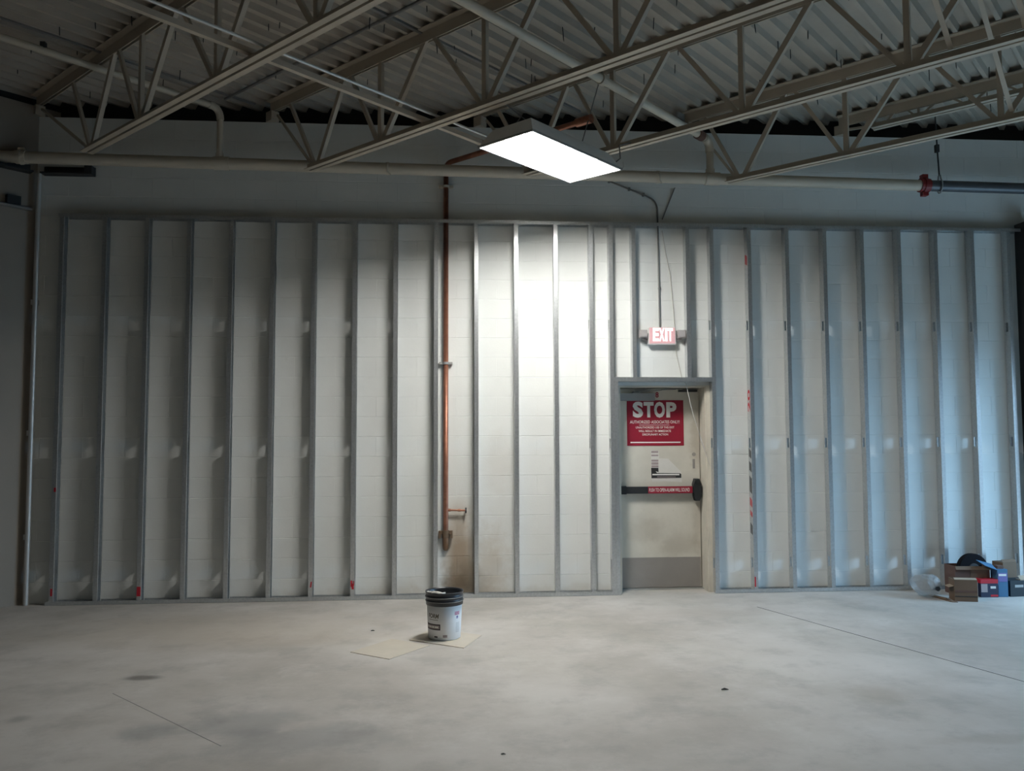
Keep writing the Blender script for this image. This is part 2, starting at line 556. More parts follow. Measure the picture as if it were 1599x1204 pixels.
# seam strips below the deck
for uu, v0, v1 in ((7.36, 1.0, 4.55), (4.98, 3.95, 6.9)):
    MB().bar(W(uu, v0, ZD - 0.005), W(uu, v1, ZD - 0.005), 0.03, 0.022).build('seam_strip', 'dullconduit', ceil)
# fastener points sticking through the deck
scr = None
k = 0
rs = random.Random(21)
while k < 210:
    X = rs.uniform(-4.2, 6.2); Y = rs.uniform(3.4, 8.3)
    uu, vv = (Y - X) / S2, (X + Y) / S2
    if uu > 8.6 or min(abs(vv - q) for q in (3.04, 4.66, 6.155, 7.70, 8.89)) < 0.12: continue
    L = rs.choice((0.035, 0.055, 0.07, 0.08))
    if scr is None:
        tmp = MB().tube([(0, 0, 0), (0, 0, -0.85), (0, 0, -1)], [0.0042, 0.0042, 0.0015], 6)
        o = tmp.build('screw', 'dark', ceil); scr = o.data
    else:
        o = bpy.data.objects.new('screw', scr); COL.objects.link(o); o.parent = ceil
    # seat the shank in rib bottom or in the high flat
    ph = (uu + 9.0) % PIT
    zt = ZD + 0.002 if ph < 0.045 else ZD + 0.052
    o.location = (X, Y, zt); o.scale = (1, 1, L + (zt - ZD))
    o.rotation_euler = (rs.uniform(-.08, .08), rs.uniform(-.08, .08), 0)
    k += 1

# ================================================================== STEEL JOISTS
ZB = 4.16
ZT = 4.90

def joist(v, nodes, uend, ustart, label, uwall, ZB=4.16, thin=1.0):
    t = thing('steel_joist', tuple(W(uend, v, ZB)), label, 'roof joist', 'open web roof joists')
    # bottom chord: two angles with a slot between
    for s_ in (-1, 1):
        mb = MB()
        mb.hexa([W(a, v + s_ * c, z) for z in (ZB, ZB + 0.006) for a, c in ((ustart, 0.011), (uend, 0.011), (uend, 0.058), (ustart, 0.058))])
        mb.hexa([W(a, v + s_ * c, z) for z in (ZB + 0.006, ZB + 0.058) for a, c in ((ustart, 0.011), (uend, 0.011), (uend, 0.018), (ustart, 0.018))])
        mb.build('bottom_chord', 'steel', t)
        mb = MB()
        mb.hexa([W(a, v + s_ * c, z) for z in (ZD - 0.008, ZD + 0.001) for a, c in ((ustart, 0.011), (uwall, 0.011), (uwall, 0.075), (ustart, 0.075))])
        mb.hexa([W(a, v + s_ * c, z) for z in (ZT, ZD - 0.008) for a, c in ((ustart, 0.011), (uwall, 0.011), (uwall, 0.020), (ustart, 0.020))])
        mb.build('top_chord', 'steel', t)
    # bearing seat on the wall
    gbox(MB(), uwall - 0.06, uwall + 0.04, v - 0.045, v + 0.045, WT + 0.0, ZD - 0.1).build('bearing_seat', 'steel', t)
    # web members
    zb, zt = ZB + 0.03, ZT + 0.05
    def web(a, b_, w):
        MB().bar(a, b_, w, w * 0.8, up=tuple(VD)).build('web_member', 'steel', t)
    for i, n in enumerate(nodes):
        if i: web(W(n, v, zb), W(n, v, zt), 0.044 * thin)
        if i + 1 < len(nodes):
            mid = (n + nodes[i + 1]) / 2
            web(W(n - 0.03, v + 0.004, zb), W(mid + 0.03, v + 0.004, zt), 0.046 * thin)
            web(W(mid - 0.03, v - 0.004, zt), W(nodes[i + 1] + 0.03, v - 0.004, zb), 0.036 * thin)
    e = nodes[0]
    web(W(e + 0.02, v, zb), W(min(e + 0.46, uwall - 0.2), v, zt), 0.034 * thin)
    web(W(e + 0.05, v, zb), W(uwall - 0.10, v, WT + 0.05), 0.024)
    return t

def run(first, gap, lo):
    out = list(first)
    while out[-1] - gap > lo: out.append(out[-1] - gap)
    return out

WU = YW * S2
joist(1.48, run([7.9, 6.95], 1.22, -4.6), 8.0, -4.8, 'open web steel roof joist bearing on the side wall with the black box', 8.83)
joist(3.04, run([7.56, 6.61, 5.42, 4.22], 1.22, -4.2), 7.66, -4.4, 'beige open web roof joist ending at the corner conduit of the back wall', WU - 3.04)
joist(4.66, run([6.46, 5.52, 4.27, 3.04], 1.22, -4.2), 6.58, -4.4, 'beige open web roof joist crossing between the corner joist and the lit lamp', WU - 4.66)
joist(6.155, run([5.02, 4.07, 2.83, 1.58], 1.24, -4.2), 5.11, -4.4, 'beige open web roof joist carrying the wire at the door end of the lit lamp', WU - 6.155)
joist(7.70, run([3.57, 2.53, 1.28], 1.24, -4.2), 3.72, -4.4, 'beige open web roof joist ending above the door wall beside the vertical drop pipe', WU - 7.70)
joist(8.89, run([2.55, 2.2], 0.46, -5.6), 2.65, -5.8, 'shallow open web roof joist reaching the wall above the pipe hanger rod', WU - 8.89, 4.79, 0.5)
joist(10.80, run([0.2, -0.9], 1.22, -5.2), 0.3, -5.4, 'beige open web roof joist beyond the dark corner post', WU - 10.80)

# diagonal bridging between joists
for (va, vb, uu, lab) in ((4.66, 6.155, 1.30, 'thin diagonal bridging bar from lamp-side joist top to the next bottom chord'),
                     (4.66, 6.155, 0.86, 'thin diagonal bridging bar parallel to another, further from the wall'),
                     (6.155, 7.70, 1.20, 'pale diagonal bridging bar ending on the joist beside the drop pipe'),
                     (7.70, 8.89, 0.95, 'diagonal bridging bar ending on the joist above the hanger rod')):
    o = MB().bar(W(uu, va + 0.03, ZT + 0.03), W(uu, vb - 0.03, (4.79 if vb > 8 else ZB + 0.07)), 0.034, 0.006).build('bridging_bar', 'steel')
    tag(o, lab, 'bridging bar', 'diagonal joist bridging')

# ================================================================== PIPES
YP = 8.17
def zpipe(x): return 4.262 - 0.0113 * x
t = thing('sprinkler_main', (0, YP, zpipe(0)), 'long cream painted sprinkler main pipe running level along the back wall', 'pipe')
XC = 4.93
MB().tube([(-4.40, YP, zpipe(-4.4)), (XC, YP, zpipe(XC))], 0.058, 20).build('pipe_run', 'pipe', t)
def ring(mb_, x, r, l, n=20): return mb_.tube([(x - l / 2, YP, zpipe(x)), (x + l / 2, YP, zpipe(x))], r, n, smooth=False)
mb = ring(ring(MB(), -4.13, 0.066, 0.10), -4.13, 0.073, 0.02)
mb.box(-4.16, -4.10, YP - 0.02, YP + 0.02, zpipe(-4.1) + 0.06, zpipe(-4.1) + 0.09)
mb.build('coupling', 'pipe', t)
for xx in (-0.62, 2.12):
    mb = ring(MB(), xx, 0.064, 0.03)
    mb.tube([(xx, YP - 0.062, zpipe(xx) + 0.03), (xx, YP - 0.085, zpipe(xx)), (xx, YP - 0.07, zpipe(xx) - 0.05), (xx + 0.03, YP - 0.04, zpipe(xx) - 0.075)], 0.008, 8)
    mb.build('clamp', 'pipe', t)
for xx in (-2.24, 2.69):      # outlet tees below the drops
    ring(MB(), xx, 0.066, 0.15).build('tee', 'pipe', t)

t = thing('black_pipe', (XC, YP, zpipe(XC)), 'dark bare steel pipe joined to the cream main by a red coupling', 'pipe')
MB().tube([(XC + 0.005, YP, zpipe(XC)), (7.58, YP, zpipe(7.58))], 0.058, 20).build('pipe_run', 'darkpipe', t)
mb = ring(ring(MB(), XC + 0.03, 0.072, 0.10), XC + 0.03, 0.082, 0.035)
for sg in (-1, 1):
    mb.box(XC, XC + 0.06, YP - 0.03, YP + 0.03, zpipe(XC) + sg * 0.09 - 0.022, zpipe(XC) + sg * 0.09 + 0.022)
mb.build('coupling', 'red', t)['label'] = 'red grooved pipe coupling'
xx = 5.13
MB().tube([(xx + 0.07 * math.cos(a) * 0.15, YP + 0.068 * math.cos(a), zpipe(xx) + 0.075 * math.sin(a) + (0.04 if math.sin(a) > 0.9 else 0)) for a in [math.pi / 2 + i * math.pi / 10 for i in range(21)]], 0.007, 8).build('clevis_hanger', 'closer', t)
mb = MB().tube([(xx, YP, zpipe(xx) + 0.11), (xx - 0.02, YP - 0.01, 4.62), (xx - 0.03, YP - 0.01, 5.03)], 0.008, 8)
mb.box(xx - 0.04, xx - 0.005, YP - 0.03, YP + 0.01, 4.56, 4.64)
mb.build('hanger_rod', 'dark', t)

def bend(p0, pc, p1, n=6):
    p0, pc, p1 = map(Vector, (p0, pc, p1))
    return [(p0 * (1 - s_) ** 2 + pc * 2 * s_ * (1 - s_) + p1 * s_ ** 2) for s_ in [i / n for i in range(n + 1)]]

def branch(xe, z, r, vstart, label):
    """branch line along v that elbows down on to the main"""
    t = thing('sprinkler_branch', (xe, YP, zpipe(xe)), label, 'pipe', 'sprinkler branch pipes')
    e = Vector((xe, YP, z)); ue, ve = (YP - xe) / S2, (xe + YP) / S2
    a = W(ue, vstart, z)
    MB().tube([a, e - VD * 0.09], r, 16).build('pipe_run', 'pipe', t)
    MB().tube(bend(e - VD * 0.12, e, e - Vector((0, 0, 0.12))), r * 1.22, 16).build('elbow', 'pipe', t)
    MB().tube([e - Vector((0, 0, 0.10)), (xe, YP, zpipe(xe) + 0.045)], r, 16).build('drop', 'pipe', t)
    mb = MB().tube([(xe, YP, zpipe(xe) + 0.05), (xe, YP, zpipe(xe) + 0.10)], r * 1.25, 16)
    mb.build('collar', 'pipe', t)
    return t, ue

t, ue = branch(-2.26, 4.845, 0.030, -2.0, 'thin cream branch pipe crossing the joists and dropping to the main pipe near the corner')
c = W(ue, 2.56, 4.875); MB().box(c.x - .02, c.x + .02, c.y - .02, c.y + .02, c.z - .01, c.z + .04).build('sprinkler_plug', 'dark', t)
t, ue = branch(2.67, 4.63, 0.037, -1.0, 'thick cream branch pipe above the lamp dropping to the main beside the door wall')
cc = W(ue, 5.72, 4.63)
MB().tube([cc - VD * 0.03, cc + VD * 0.03], 0.048, 16, smooth=False).build('coupling', 'pipe', t)
cc = W(ue, 7.45, 4.63)
MB().tube([cc - VD * 0.05, cc + VD * 0.05], 0.050, 16, smooth=False).build('coupling', 'cardred', t)

# slim conduits and strut lying on the joist bottom chords
t = tag(MB().tube([W(4.80, -3, 4.232), W(4.80, 6.2, 4.232)], 0.011, 8).build('conduit', 'conduit'), 'slim shiny conduit lying across the joist bottom chords toward the lamp', 'conduit')
mb = MB()
mb.hexa([W(a, v_, z) for z in (4.220, 4.226) for a, v_ in ((4.94, -3), (4.98, -3), (4.98, 6.2), (4.94, 6.2))])
for a in (4.94, 4.977):
    mb.hexa([W(b2, v_, z) for z in (4.226, 4.26) for b2, v_ in ((a, -3), (a + 0.003, -3), (a + 0.003, 6.2), (a, 6.2))])
tag(mb.build('strut_channel', 'steel'), 'flat beige strut channel lying beside the slim shiny conduit across the joists', 'strut')
tag(MB().tube([W(7.45, 4.27, 4.982), W(1.0, 4.27, 4.982)], 0.014, 8).build('deck_conduit', 'dullconduit'), 'dark conduit fixed under the roof deck parallel to the joists', 'conduit')

# copper riser
CX, CY = -0.040, 8.362
t = thing('copper_pipe', (CX, CY, 0.47), 'tall copper pipe clamped to the block wall above the bucket', 'pipe')
mb = MB()
el = Vector((CX, CY, 4.40)); d = -UD
end = el + d * 1.72
mb.tube([(CX, CY, 0.56), (CX, CY, 4.32)] + bend(el - Vector((0, 0, 0.08)), el, el + d * 0.08) + [end], 0.026, 16)
mb.build('riser', 'copper', t)
mb = MB().tube([(CX, CY, 0.60), (CX, CY, 0.54)], 0.032, 16)
mb.tube(bend((CX, CY, 0.56), (CX, CY, 0.49), (CX, CY + 0.05, 0.48)), 0.031, 16)
mb.build('elbow', 'copper', t)
MB().tube([end - d * 0.06, end + d * 0.10], 0.040, 16).build('coupling', 'copper', t)
mb = MB().tube([(CX, CY, 0.862), (CX + 0.20, CY - 0.005, 0.857)], 0.0095, 10)
mb.tube([(CX + 0.02, CY, 0.862), (CX + 0.05, CY, 0.861)], 0.014, 10).tube([(CX + 0.12, CY, 0.859), (CX + 0.15, CY, 0.858)], 0.013, 10)
mb.build('side_outlet', 'copper', t)
MB().tube([(CX + 0.195, CY - 0.005, 0.857), (CX + 0.21, CY - 0.005, 0.857)], 0.028, 8, smooth=False).build('valve_handle', 'black', t)
for zc, w in ((2.338, 0.135), (4.156, 0.15)):
    mb = MB().box(CX - w / 2, CX + w / 2, CY - 0.005, YW, zc - 0.012, zc + 0.012)
    mb.tube([(CX, CY, zc - 0.012), (CX, CY, zc + 0.012)], 0.033, 16, smooth=False)
    mb.build('pipe_clamp', 'closer' if zc < 3 else 'pipe', t)
mb = MB().box(CX - 0.07, CX + 0.07, CY - 0.015, YW, 0.625, 0.655)
mb.box(CX - 0.07, CX - 0.045, CY - 0.03, YW, 0.585, 0.63).box(CX + 0.045, CX + 0.07, CY - 0.03, YW, 0.585, 0.63)
mb.tube([(CX, CY, 0.585), (CX, CY, 0.66)], 0.036, 16, smooth=False)
mb.build('bottom_clamp', 'rust', t)

# ================================================================== STUD FRAMING
TT = 3.80          # top of head track
t_fr = thing('stud_framing', (1.1, YS, 0), 'galvanised metal stud wall framing with head and floor track before the block wall', 'stud framing')
DS = 0.092; FW = 0.041; TH = 0.0016; LIP = 0.012
HOLES = (0.30, 1.52, 2.74)
def stud_mesh(z0, z1, holes=True):
    mb = MB()
    hs = [h for h in HOLES if z0 + 0.1 < h < z1 - 0.1] if holes else []
    ya, yb, h0, h1 = 0.0, DS, DS / 2 - 0.019, DS / 2 + 0.019
    mb.box(0, TH, ya, h0, z0, z1); mb.box(0, TH, h1, yb, z0, z1)
    z = z0
    for h in hs:
        mb.box(0, TH, h0, h1, z, h - 0.05); z = h + 0.05
    mb.box(0, TH, h0, h1, z, z1)
    mb.box(TH, FW, 0, TH, z0, z1); mb.box(TH, FW, DS - TH, DS, z0, z1)
    mb.box(FW - TH, FW, TH, LIP, z0, z1); mb.box(FW - TH, FW, DS - LIP, DS - TH, z0, z1)
    return mb
proto = {}
STUDS = {}
def put_stud(x, z0=0.004, z1=TT - 0.006, name='stud', holes=True, flip=False):
    key = (z0, z1, holes)
    if key not in proto:
        o = stud_mesh(z0, z1, holes).build(name, 'galv', origin=(0, 0, 0)); proto[key] = o.data
    else:
        o = bpy.data.objects.new(name, proto[key]); COL.objects.link(o)
    o.parent = t_fr
    o.location = Vector((x, YS + 0.002, 0)) - ORG[t_fr.name]
    if flip:
        o.scale = (-1, 1, 1)
    ORG[o.name] = ORG[t_fr.name]
    return o
X0 = -3.41
for i in range(-1, 12): STUDS[i] = put_stud(X0 + 0.4064 * i)
STUDS[12] = put_stud(1.425)
for i in range(16, 24): STUDS[i] = put_stud(X0 + 0.4064 * i)
put_stud(1.632); put_stud(1.632 + 0.083, 0.004, 2.17, 'jack_stud', True, True)
put_stud(2.692)
HZ = 2.195
for x in (1.868, 2.437): put_stud(x, HZ - 0.04, TT - 0.006, 'cripple_stud', False)
YF, YK = YS, YS + DS + 0.004
def track(x0, x1, zweb, zleg, name, notch=None):
    """u-shaped track: web at zweb, legs reaching zleg"""
    mb = MB()
    za, zb_ = min(zweb, zleg), max(zweb, zleg)
    mb.box(x0, x1, YF, YF + TH, za, zb_); mb.box(x0, x1, YK - TH, YK, za, zb_)
    w0, w1 = (zweb - TH, zweb) if zweb > zleg else (zweb, zweb + TH)
    if notch:
        mb.box(x0, notch[0], YF, YK, w0, w1); mb.box(notch[1], x1, YF, YK, w0, w1)
    else:
        mb.box(x0, x1, YF, YK, w0, w1)
    return mb.build(name, 'galv', t_fr)
XE = 6.10
track(-3.83, XE, TT, TT - 0.036, 'head_track', (CX - 0.03, CX + 0.03))
track(-3.85, 1.72, 0.001, 0.038, 'floor_track')
track(2.685, XE, 0.001, 0.038, 'floor_track')
track(1.635, 2.735, HZ - 0.045, HZ, 'door_header_track')
# red marker patches and print on the stud faces
def patch(x0, x1, z0, z1, nm='paint_mark', mat='mark', skew=0.0):
    MB().hexa([(x0, YS - 0.0015, z0), (x1, YS - 0.0015, z0), (x1, YS + 0.002, z0), (x0, YS + 0.002, z0),
               (x0 + skew, YS - 0.0015, z1), (x1 + skew, YS - 0.0015, z1), (x1 + skew, YS + 0.002, z1), (x0 + skew, YS + 0.002, z1)]).build(nm, mat, t_fr)
s1 = X0 + 0.4064
patch(s1 + 0.003, s1 + 0.038, 0.075, 0.165)
patch(-3.80, -3.785, 0.09, 0.16); patch(-3.795, -3.778, 1.08, 1.12)
s5 = X0 + 0.4064 * 5; patch(s5 + 0.018, s5 + 0.030, 0.13, 0.185, skew=0.006)
s6 = X0 + 0.4064 * 6; patch(s6 + 0.004, s6 + 0.020, 0.13, 0.19); patch(s6 + 0.016, s6 + 0.036, 0.105, 0.16, skew=-0.006); patch(s6 + 0.030, s6 + 0.038, 0.14, 0.185)
s16 = X0 + 0.4064 * 16
def web_print(txt, z0, z1, mat, y0=8.315, y1=8.380):
    # stamped print reading up the stud web (the web faces -X)
    text_mb(txt, (s16 - 0.001, y0, z0), (0, 0, z1 - z0), (0, y1 - y0, 0), 0.02).build('web_print', mat, t_fr, fix=False)
web_print('20', 1.84, 2.07, 'mark')
# worn, illegible stamp marks further along the web
for z0_, z1_, mt in ((3.37, 3.49, 'mark'), (1.36, 1.46, 'ink'), (1.22, 1.33, 'ink'), (1.00, 1.18, 'ink'), (0.86, 0.96, 'mark'), (0.76, 0.83, 'mark'), (0.58, 0.70, 'ink')):
    for y0_, y1_ in ((8.318, 8.330), (8.338, 8.352), (8.362, 8.374)):
        MB().box(s16 - 0.0012, s16 + 0.0005, y0_, y1_, z0_ + (y0_ - 8.318) * 0.4, z1_ - (8.374 - y1_) * 0.5).build('stamp_mark', mt, t_fr)
patch(s16 + 0.004, s16 + 0.016, 0.06, 0.16)

# dark post at the far end of the framing
mb = MB().box(XE + 0.0, XE + 0.16, 8.22, YW, 0, 3.86)
tag(mb.box(XE - 0.012, XE + 0.172, 8.20, 8.22, 0, 3.86).build('corner_post', 'dark'), 'dark steel post closing the end of the stud framing by the cartons', 'post')

# ================================================================== DOOR
mb = MB()
JF = 0.05
mb.box(DOX0, DOX0 + JF, YW - 0.015, 8.70, 0, DOZ); mb.box(DOX1 - JF, DOX1, YW - 0.015, 8.70, 0, DOZ)
mb.box(DOX0 + JF, DOX1 - JF, YW - 0.015, 8.70, DOZ - JF + 0.035, DOZ)
# stops behind the leaf
mb.box(DOX0 + JF, DOX0 + JF + 0.016, 8.66, 8.70, 0, DOZ - 0.02); mb.box(DOX1 - JF - 0.016, DOX1 - JF, 8.66, 8.70, 0, DOZ - 0.02)
# jamb rabbet
mb.box(DOX1 - JF - 0.008, DOX1 - JF, 8.40, 8.50, 0, DOZ - 0.02)
door = struct(mb.build('door_1', 'frame', origin=(2.2, YW, 0)))
LX0, LX1, LY = DOX0 + JF + 0.004, DOX1 - JF - 0.010, 8.612
LZ1 = DOZ - 0.022
leaf = MB().box(LX0, LX1, LY, LY + 0.044, 0.012, LZ1).build('leaf', 'door', door)
MB().box(LX0 + 0.012, LX1 - 0.006, LY - 0.003, LY + 0.001, 0.016, 0.325).build('kick_plate', 'kick', leaf)
mb = MB().tube([(LX1 - 0.06, LY - 0.006, 1.40), (LX1 - 0.06, LY + 0.01, 1.40)], 0.02, 14, smooth=False)
mb.box(LX1 - 0.075, LX1 - 0.05, LY - 0.004, LY + 0.004, 1.25, 1.35)
mb.build('lock_trace', 'kick', leaf)
text_mb('8', (2.175, LY - 0.0015, 2.00), (0.035, 0, 0), (0, 0, 0.06), 0.03).build('door_number', 'signred', leaf, fix=False)
for zz in (0.25, 1.05, 1.85):
    MB().tube([(LX0 - 0.004, LY - 0.008, zz - 0.05), (LX0 - 0.004, LY - 0.008, zz + 0.05)], 0.008, 8).build('hinge', 'closer', leaf)
# closer
mb = MB().box(LX0 + 0.03, LX0 + 0.40, LY - 0.065, LY, 1.965, 2.045)
cl = mb.build('door_closer', 'closer', door)
mb = MB().box(LX0 + 0.17, LX0 + 0.23, LY - 0.05, LY - 0.01, 2.045, 2.062)
mb.bar((LX0 + 0.20, LY - 0.03, 2.066), (LX0 + 0.46, LY - 0.12, 2.074), 0.024, 0.009)
mb.bar((LX0 + 0.46, LY - 0.12, 2.078), (LX0 + 0.62, LY - 0.06, 2.084), 0.024, 0.009)
mb.build('closer_arm', 'dullconduit', cl)
MB().box(LX1 - 0.22, LX1 - 0.02, LY - 0.03, LY + 0.0, 2.060, 2.082).build('strike_bracket', 'dark', door)
# panic bar
BZ = 1.03
bar_ = MB().box(LX0 + 0.012, LX1 - 0.05, LY - 0.06, LY - 0.022, BZ - 0.036, BZ + 0.036)
bar_.box(LX0 + 0.02, LX1 - 0.06, LY - 0.022, LY, BZ - 0.026, BZ + 0.026)
bar_ = bar_.build('panic_bar', 'black', door)
MB().box(LX0 + 0.005, LX0 + 0.085, LY - 0.067, LY, BZ - 0.042, BZ + 0.042).build('end_cap', 'black', bar_)
MB().box(LX0 + 0.315, LX1 - 0.10, LY - 0.062, LY - 0.058, BZ - 0.035, BZ + 0.037).build('warning_strip', 'signred', bar_)
text_mb('PUSH TO OPEN-ALARM WILL SOUND', (LX0 + 0.325, LY - 0.0635, BZ - 0.018), (LX1 - LX0 - 0.455, 0, 0), (0, 0, 0.038), 0.006).build('warning_lettering', 'white', bar_, fix=False)
mb = MB()
hx = LX1 - 0.052
mb.prism([(hx - 0.030, LY - 0.08, BZ - 0.07), (hx - 0.018, LY - 0.08, BZ - 0.115), (hx + 0.022, LY - 0.08, BZ - 0.115), (hx + 0.045, LY - 0.08, BZ - 0.07),
          (hx + 0.045, LY - 0.08, BZ + 0.06), (hx + 0.022, LY - 0.08, BZ + 0.115), (hx - 0.018, LY - 0.08, BZ + 0.115), (hx - 0.036, LY - 0.08, BZ + 0.06)], (0, 0.08, 0))
mb.tube([(hx, LY - 0.095, BZ + 0.09), (hx, LY - 0.06, BZ + 0.09)], 0.022, 12, smooth=False).box(hx + 0.03, hx + 0.056, LY - 0.06, LY, BZ - 0.03, BZ + 0.03)
mb.build('latch_case', 'black', bar_)
# threshold
MB().box(DOX0 + JF, DOX1 - JF, 8.56, 8.68, 0.0, 0.008).build('threshold', 'closer', door)
# something solid and dark behind the door
struct(MB().box(1.5, 2.9, 8.72, 8.76, 0, 2.4).build('trim_2', 'dark'))

# stop sign
SX0, SX1, SZ0, SZ1 = 1.866, 2.474, 1.492, 1.972
ys = LY - 0.0035
t = MB().box(SX0, SX1, ys, LY + 0.0005, SZ0, SZ1).build('stop_sign', 'signred')
tag(t, 'crimson rectangular stop notice in white lettering stuck on the door', 'sign')
ys -= 0.0008
def sgn(txt, cx0, cx1, z0, z1, bold, nm='lettering'):
    text_mb(txt, (cx0, ys, z0), (cx1 - cx0, 0, 0), (0, 0, z1 - z0), bold).build(nm, 'white', t, fix=False)
PXU = (SX1 - SX0) / 1320.0      # sign units taken from its own width
def sx(a): return SX0 + (a - 60) * PXU
def sz(b_): return SZ1 - (b_ - 95) * (SZ1 - SZ0) / 1050.0
sgn('S', sx(195), sx(438), sz(497), sz(125), 0.05); sgn('T', sx(450), sx(685), sz(492), sz(133), 0.05)
sgn('O', sx(693), sx(948), sz(500), sz(130), 0.05); sgn('P', sx(978), sx(1218), sz(494), sz(138), 0.05)
sgn('AUTHORIZED ASSOCIATES ONLY!', sx(128), sx(1283), sz(632), sz(562), 0.006)
sgn('UNAUTHORIZED USE OF THIS EXIT', sx(262), sx(1160), sz(748), sz(698), 0.006)
sgn('WILL RESULT IN IMMEDIATE', sx(328), sx(1080), sz(830), sz(782), 0.006)
sgn('DISCIPLINARY ACTION', sx(415), sx(1010), sz(908), sz(862), 0.006)
MB().box(sx(340), sx(1045), ys - 0.0004, ys + 0.0005, sz(672), sz(664)).build('rule_line', 'white', t)
MB().box(sx(135), sx(1300), ys - 0.0004, ys + 0.0005, sz(1082), sz(1055)).build('rule_line', 'white', t)

# torn notice
yp = LY - 0.002
def poly(pts, y, mat, nm, parent=None, d=0.0015):
    return MB().prism([(x, y, z) for x, z in pts], (0, d, 0)).build(nm, mat, parent)
t = poly([(2.118, 1.445), (2.20, 1.44), (2.205, 1.36), (2.30, 1.355), (2.44, 1.215), (2.446, 1.105), (2.40, 1.11), (2.25, 1.118), (2.13, 1.112), (2.118, 1.15)], yp, 'paper', 'torn_notice', None, 0.003)
tag(t, 'torn white and black paper notice stuck on the door under the red sign', 'notice')
poly([(2.118, 1.260), (2.195, 1.258), (2.197, 1.215), (2.165, 1.222), (2.18, 1.205), (2.43, 1.20), (2.44, 1.19), (2.44, 1.152), (2.12, 1.150)], yp - 0.001, 'ink', 'black_print', t)
poly([(2.13, 1.196), (2.42, 1.194), (2.42, 1.180), (2.13, 1.182)], yp - 0.002, 'white', 'white_bar', t)
poly([(2.18, 1.168), (2.38, 1.166), (2.38, 1.160), (2.18, 1.161)], yp - 0.002, 'faded', 'white_bar', t)
for k, (za, zb_) in enumerate(((1.262, 1.285), (1.292, 1.318), (1.325, 1.345), (1.382, 1.398), (1.415, 1.438))):
    poly([(2.122, za), (2.196, za), (2.196, zb_), (2.122, zb_)], yp - 0.001, 'faded', 'faded_print', t)

# exit sign with two lamp heads
EX0, EX1, EZ0, EZ1 = 2.040, 2.330, 2.535, 2.715
EY = 8.335
t = thing('exit_sign', ((EX0 + EX1) / 2, YW, EZ0), 'lit exit sign with two emergency lamp heads above the door', 'exit sign')
MB().hexa([(EX0, EY, EZ0), (EX1, EY, EZ0), (EX1, YW + .002, EZ0 + 0.012), (EX0, YW + .002, EZ0 + 0.012), (EX0 + .008, EY, EZ1), (EX1 - .004, EY, EZ1), (EX1 - .004, YW + .002, EZ1 - .005), (EX0 + .008, YW + .002, EZ1 - .005)]).build('housing', 'exitbody', t)
MB().box(EX0 + 0.012, EX1 - 0.010, EY - 0.003, EY + 0.001, EZ0 + 0.012, EZ1 - 0.006).build('face', 'exitface', t)
for ch, a, b_ in (('E', 0.165, 0.375), ('X', 0.385, 0.585), ('I', 0.605, 0.685), ('T', 0.70, 0.885)):
    w = EX1 - EX0
    text_mb(ch, (EX0 + a * w, EY - 0.0045, EZ0 + 0.034), ((b_ - a) * w, 0, 0), (0, 0, 0.136), 0.035).build('letter', 'exitglow', t, fix=False)
for sg, xc in ((-1, EX0 - 0.055), (1, EX1 + 0.060)):
    mb = MB().box(xc - 0.04, xc + 0.04, EY - 0.02, EY + 0.022, 2.605, 2.685)
    mb.box(xc - 0.032, xc + 0.032, EY - 0.026, EY - 0.02, 2.613, 2.677)
    hd = mb.build('lamp_head', 'exitlamp', t)
    MB().tube([(xc, EY + 0.02, 2.63), (xc, EY + 0.035, 2.60), (xc - sg * 0.05, EY + 0.04, 2.585)], 0.014, 8).build('swivel_arm', 'exitlamp', hd)

# conduit and cables above the exit sign
yc = YW - 0.014
mb = MB().tube([(1.45, yc, 4.335), (2.05, yc, 4.105)] + bend((2.07, yc, 4.095), (2.16, yc, 4.06), (2.168, yc, 3.96)) + [(2.169, yc, 3.84), (2.175, yc, 2.71)], 0.009, 8)
for f in (0.35, 0.7, 0.95):
    q = Vector((1.45, yc, 4.335)).lerp(Vector((2.05, yc, 4.105)), f)
    mb.box(q.x - 0.012, q.x + 0.012, yc - 0.012, YW, q.z - 0.016, q.z + 0.016)
mb.box(2.165, 2.19, yc - 0.012, YW, 3.12, 3.14)
tag(mb.build('wall_conduit', 'dullconduit'), 'thin dark bent conduit running down the wall into the exit sign', 'conduit')
MBc = MB().tube([(2.215, YW - 0.008, 3.74), (2.25, YW - 0.008, 3.50), (2.295, YW - 0.008, 3.27), (2.33, YW - 0.008, 2.80), (2.345, YW - 0.01, 2.45), (2.40, YW - 0.012, 2.20), (2.44, YW - 0.022, 2.13),
                 (2.50, YW - 0.022, 1.85), (2.60, YW - 0.022, 1.52), (2.675, YW - 0.022, 1.30), (2.69, YW - 0.018, 1.28)], 0.004, 6)
tag(MBc.build('cable', 'cable'), 'thin pale cable hanging loosely past the exit sign and across the door', 'cable')
tag(MB().bar((2.36, YW - 0.003, 4.20), (2.22, YW - 0.003, 3.86), 0.02, 0.008).build('wall_strip', 'dullconduit'), 'faint slanted strip on the wall above the exit sign', 'strip')

